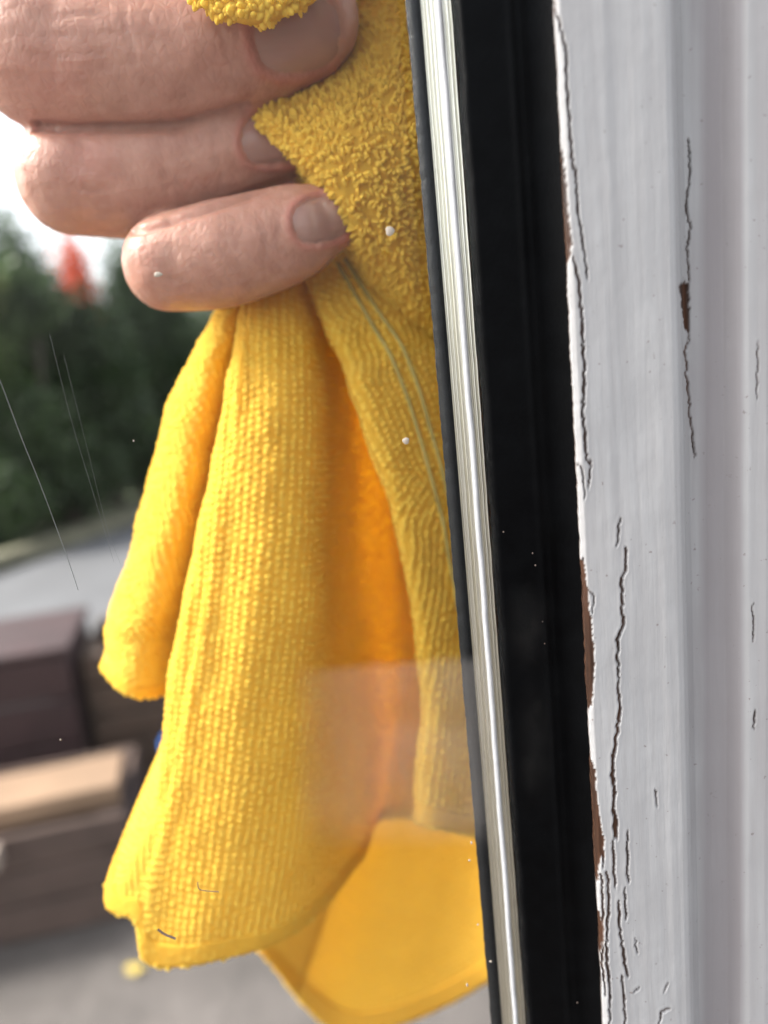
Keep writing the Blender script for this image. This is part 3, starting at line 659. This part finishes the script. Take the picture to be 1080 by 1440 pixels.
# double stitched seam across the right panel
for ds in (13.25, 13.55):
    js = int(ds*SEG); line = Gc[40:170:3, js]-np.array([0, .0007, 0])*1.0; b = np.linspace(0, 2*math.pi, 6, endpoint=False)
    V = line[:, None]+.00028*(np.cos(b)[None, :, None]*np.array([1., 0, .6])+np.sin(b)[None, :, None]*np.array([0, 1., 0]))
    reparent(link('seam', mesh_np('seam', V.reshape(-1, 3), grid_faces(len(line), 6, 0, True)), M_SEAM), cloth)

# ------------------------------------------------------------------ hand
def tube(spine, rads, up, n=24, flat=.92, cap=True):
    """closed tube along a dense spine with a radius per point"""
    s = np.asarray(spine); r = np.asarray(rads); t = np.gradient(s, axis=0); t /= np.linalg.norm(t, axis=1)[:, None]
    u = up-(t@up)[:, None]*t if up.ndim == 1 else up-(np.sum(t*up, 1))[:, None]*t
    u /= np.linalg.norm(u, axis=1)[:, None]; w_ = np.cross(t, u); a = np.linspace(0, 2*math.pi, n, endpoint=False)
    V = s[:, None]+r[:, None, None]*(np.cos(a)[None, :, None]*u[:, None]*flat+np.sin(a)[None, :, None]*w_[:, None])
    V = V.reshape(-1, 3); fc = [list(q) for q in grid_faces(len(s), n, 0, True)]
    fc.append(list(range(n))[::-1]); fc.append([(len(s)-1)*n+k for k in range(n)]); return V, fc
def rounded(pts, rad, n=14, tipr=1.0):
    """dense spine/radii from control points, with a rounded tip beyond the last point"""
    P = cr(np.asarray(pts), n); R = cr(np.asarray(rad)[:, None], n)[:, 0]
    d = P[-1]-P[-2]; d /= np.linalg.norm(d); r = R[-1]
    th = np.linspace(0, math.pi/2, 9)[1:-1]
    P = np.concatenate([P, P[-1]+d*(np.sin(th)*r*tipr)[:, None]]); R = np.concatenate([R, r*np.cos(th)]); return P, R
HV, HF, ho = [], [], 0
def addh(V, f_):
    global ho
    HV.append(V); HF.extend([[i+ho for i in q] for q in f_]); ho += len(V)
YH = .1185
def fin(pxs, Ys):
    pts = []; rad = []
    for (x, y, r), Yv in zip(pxs, Ys):
        p = PY(np.array(float(x)), np.array(float(y)), Yv); z = (p-CAM)@FWD; pts.append(p); rad.append(r*z/F)
    return pts, rad
fA = fin([(64, 74, 104), (120, 80, 103), (190, 80, 99), (250, 77, 98), (310, 65, 96), (370, 48, 89), (425, 26, 80)], [.1225, .1195, .1190, .1190, .1185, .1180, .1175])
fB = fin([(104, 250, 78), (150, 246, 79), (205, 238, 77), (255, 229, 75), (300, 219, 74), (345, 208, 67), (384, 200, 56)], [.1255, .1235, .1232, .1236, .1240, .1242, .1242])
fC = fin([(238, 370, 64), (272, 366, 70), (315, 357, 73), (350, 348, 71), (385, 337, 68), (425, 322, 62), (455, 309, 50)], [.1190, .1170, .1165, .1165, .1165, .1165, .1170])
fI = ([p+np.array([.004, .001, .0205]) for p in fA[0]], [r*.95 for r in fA[1]])
WR = np.array([.062, .092, 1.342])         # wrist centre
fingers = {}; MC = {}
for nm, (pts, rad), dm in (('index', fI, (.030, .036, .002)), ('middle', fA, (.030, .038, .0)), ('ring', fB, (.030, .036, .002)), ('pinky', fC, (.024, .031, .005))):
    pip = pts[0]; mcp = pip+np.array(dm); mid = (pip+mcp)/2+np.array([-.002, .003, 0])
    P, R = rounded([mcp+np.array([.012, .004, 0]), mcp, mid]+pts, [rad[0]*1.05, rad[0]*1.12, rad[0]*1.03]+rad)
    up = np.tile(np.array([-.35, -1., 0.02]), (len(P), 1)); up[:30] = [-1, -.3, 0.]
    for i_ in range(28, 60):
        t_ = min(1, (i_-28)/22); up[i_] = np.array([-1, -.3, 0])*(1-t_)+np.array([0, -1., .02])*t_
    up[60:] = [0, -1, .02]
    addh(*tube(P, R, up)); fingers[nm] = (P, R); MC[nm] = (mcp, rad[0])
# palm: metacarpal bodies meeting at the wrist
for nm, wo in (('index', (0, -.002, .016)), ('middle', (0, 0, .006)), ('ring', (0, 0, -.005)), ('pinky', (0, -.002, -.014))):
    mcp, r = MC[nm]; e = WR+np.array(wo)
    P, R = rounded([mcp, mcp*.66+e*.34+[0, .003, 0], mcp*.33+e*.67+[0, .002, 0], e], [r*1.15, r*1.25, r*1.3, .0125], 10, .3); addh(*tube(P, R, np.array([0, 1., 0])))
mi, mpk = MC['index'][0], MC['pinky'][0]
P, R = rounded([mi*.6+WR*.4+[0, -.004, -.006], (mi*.2+mpk*.3+WR*.5)+[0, -.006, 0], WR*.75+mpk*.25+[0, -.006, -.004]], [.014, .017, .014], 10, .8); addh(*tube(P, R, np.array([0, 1., 0])))
# thumb over the index finger
tb_ = [WR+[-.005, -.004, .018], WR+[-.030, -.014, .040], fI[0][3]+[.030, -.004, .030], fI[0][3]+[.004, -.007, .026], fI[0][3]+[-.016, -.010, .020]]
P, R = rounded(tb_, [.015, .016, .0125, .0115, .009], 10); addh(*tube(P, R, np.array([0, -1., .3])))
# wrist and forearm stub inside the sleeve
FD = np.array([.86, .42, -.28]); FD /= np.linalg.norm(FD)
P, R = rounded([WR-FD*.022, WR, WR+FD*.05, WR+FD*.11], [.024, .027, .028, .033], 10, .3); addh(*tube(P, R, np.array([0, 1., 0]), 32, .78))
me = bpy.data.meshes.new('hand_rough'); me.from_pydata([tuple(v_) for v_ in np.concatenate(HV)], [], HF); me.update()
ro = bpy.data.objects.new('hand_rough', me); col.objects.link(ro)
rm = ro.modifiers.new('r', 'REMESH'); rm.mode = 'VOXEL'; rm.voxel_size = .00050
sm = ro.modifiers.new('s', 'SMOOTH'); sm.factor = .5; sm.iterations = 4
dg = bpy.context.evaluated_depsgraph_get(); hm = bpy.data.meshes.new_from_object(ro.evaluated_get(dg)); bpy.data.objects.remove(ro)
hm.name = 'hand'; nvh = len(hm.vertices); co = np.zeros(nvh*3, np.float32); hm.vertices.foreach_get('co', co); co = co.reshape(-1, 3).astype(float)
nn = np.zeros(nvh*3, np.float32); hm.vertices.foreach_get('normal', nn); nn = nn.reshape(-1, 3).astype(float)
hx, hy, hz = PX(co); vd = co-CAM; vd /= np.linalg.norm(vd, axis=1)[:, None]; facing = -(np.sum(vd*nn, 1)); front = (facing > .05) & (hz < .121)
disp = np.zeros(nvh); red = np.zeros(nvh)
# nails: a sunk bed with raised folds, the plate is its own part
NAIL = {'middle': (418, 46, 62, 58, -.10), 'ring': (382, 196, 42, 36, -.05), 'pinky': (452, 309, 40, 33, -.25)}
_p = PX(np.array(fI[0][5:]).mean(0)); NAIL['index'] = (float(_p[0])-4, float(_p[1]), 58, 52, -.2)
_a = PX(np.array(tb_[3])); _b = PX(np.array(tb_[4])); NAIL['thumb'] = (float(_b[0])+8, float(_b[1]), 64, 56, math.atan2(float(_b[1]-_a[1]), float(_b[0]-_a[0])))
fingers['thumb'] = fingers['index']
for nm, (nx, ny, la, lb, ang) in NAIL.items():
    ca, sa = math.cos(ang), math.sin(ang); dx = hx-nx; dy = hy-ny
    u = (dx*ca+dy*sa)/la; w_ = (-dx*sa+dy*ca)/lb; P, R = fingers[nm]
    e = (np.abs(u)**2.6+np.abs(w_)**2.6)**(1/2.6)
    sel = front & (e < 1.7)
    disp[sel & (e < 1.02)] -= .0003
    rg = np.exp(-((e-1.17)/.12)**2)*sel; disp += rg*.00022*np.where(u > .8, .2, 1); red += .45*np.exp(-((e-1.12)/.16)**2)*sel*(u < .9)
# creases
wob = 3*vnoise(hy/14, 81)
CREASE = [([(168, -20), (176, 30), (186, 70), (204, 118)], 3, .00016), ([(306, 20), (316, 60), (330, 100)], 2.6, .00012), ([(196, -10), (214, 40), (222, 100)], 2.6, .00010),
          ([(30, 20), (75, 26), (130, 18), (170, 22)], 2.4, .00010), ([(20, 44), (70, 52), (130, 46), (172, 50)], 2.4, .00011), ([(25, 74), (80, 80), (140, 72), (180, 80)], 2.4, .00010), ([(40, 104), (90, 108), (140, 100)], 2.4, .00008),
          ([(96, 190), (120, 206), (160, 214)], 2.4, .00010), ([(80, 222), (120, 236), (150, 240)], 2.4, .00010), ([(90, 262), (130, 268), (165, 262)], 2.4, .00009), ([(225, 200), (232, 240), (236, 290)], 3, .00010),
          ([(296, 190), (310, 225), (312, 270)], 3, .00010), ([(360, 290), (374, 330), (376, 380)], 3, .00012), ([(388, 286), (396, 330), (394, 370)], 3, .00009), ([(222, 350), (250, 358), (276, 350)], 2.2, .00008), ([(214, 388), (246, 396), (280, 390)], 2.2, .00008)]
for poly, wd_, dp in CREASE:
    d, t = polydist(hx+wob, hy+wob, poly); disp -= front*dp*2.0*np.exp(-(d/wd_)**2)*np.sin(np.clip(t, 0.05, .95)*math.pi)
for poly, wd_, dp in (([(50, 178), (110, 181), (250, 177), (345, 152)], 5.5, .0013), ([(185, 326), (245, 311), (340, 277), (440, 238)], 4.5, .0008)):   # where fingers press together
    d, t = polydist(hx, hy, poly); disp -= front*dp*np.exp(-(d/wd_)**2)
disp += front*.00012*vnoise2(hx/30, hy/30, 82)+front*.00003*vnoise2(hx/5, hy/5, 83)
red += .25*np.exp(-((hx-60)/60)**2-((hy-120)/60)**2)*front+.3*np.exp(-((hx-495)/22)**2-((hy-325)/30)**2)*front+.25*np.exp(-((hx-120)/40)**2-((hy-225)/40)**2)*front
co2 = co+nn*disp[:, None]; hm.vertices.foreach_set('co', co2.astype(np.float32).ravel())
hm.polygons.foreach_set('use_smooth', np.ones(len(hm.polygons), bool)); hm.update()
at = hm.attributes.new('red', 'FLOAT', 'POINT'); at.data.foreach_set('value', np.clip(red, 0, .8).astype(np.float32))
hm.materials.clear()
hand = link('hand', hm, M_SKIN); tag(hand, 'bare right hand with curled fingers gripping the yellow cloth behind the glass', 'hand')
# nail plates follow the finger surface
from mathutils.bvhtree import BVHTree
bv = BVHTree.FromPolygons([Vector(c) for c in co], [tuple(p.vertices) for p in hm.polygons])
for nm, (nx, ny, la, lb, ang) in NAIL.items():
    ca, sa = math.cos(ang), math.sin(ang); V = []; nr_, na_ = 12, 40
    for i in range(nr_+1):
        for j in range(na_):
            a = 2*math.pi*j/na_; q = i/nr_; cu, cw = math.cos(a), math.sin(a); k_ = (abs(cu)**2.6+abs(cw)**2.6)**(-1/2.6)
            u = cu*k_*q*la; w_ = cw*k_*q*lb; x = nx+u*ca-w_*sa; y = ny+u*sa+w_*ca
            d = ray(np.array(x), np.array(y)); hit = bv.ray_cast(Vector(CAM), Vector(d))
            V.append(np.array(hit[0])-np.array(hit[1])*(.00008+.00016*(q**6)) if hit[0] is not None else (V[-1] if V else CAM+d*.11))
    o = link('fingernail', mesh_np('fingernail', np.array(V), grid_faces(nr_+1, na_, 0, True)), M_NAIL, hand)
# sleeve
sp_ = np.array([WR+FD*s for s in (.052, .05, .052, .06, .10, .16, .24, .30)]); sr = [.0335, .036, .0385, .040, .042, .046, .052, .056]
P = cr(sp_, 8); R = cr(np.array(sr)[:, None], 8)[:, 0]*(1+.03*vnoise(np.arange(len(P))/3.2, 91)); V, f_ = tube(P, R, np.array([0, 1., 0]), 40, .9)
me = bpy.data.meshes.new('sleeve'); me.from_pydata([tuple(q) for q in V], [], f_[:-2]+[f_[-1]]); me.update(); me.polygons.foreach_set('use_smooth', np.ones(len(me.polygons), bool)); link('sleeve', me, M_SLEEVE, hand)
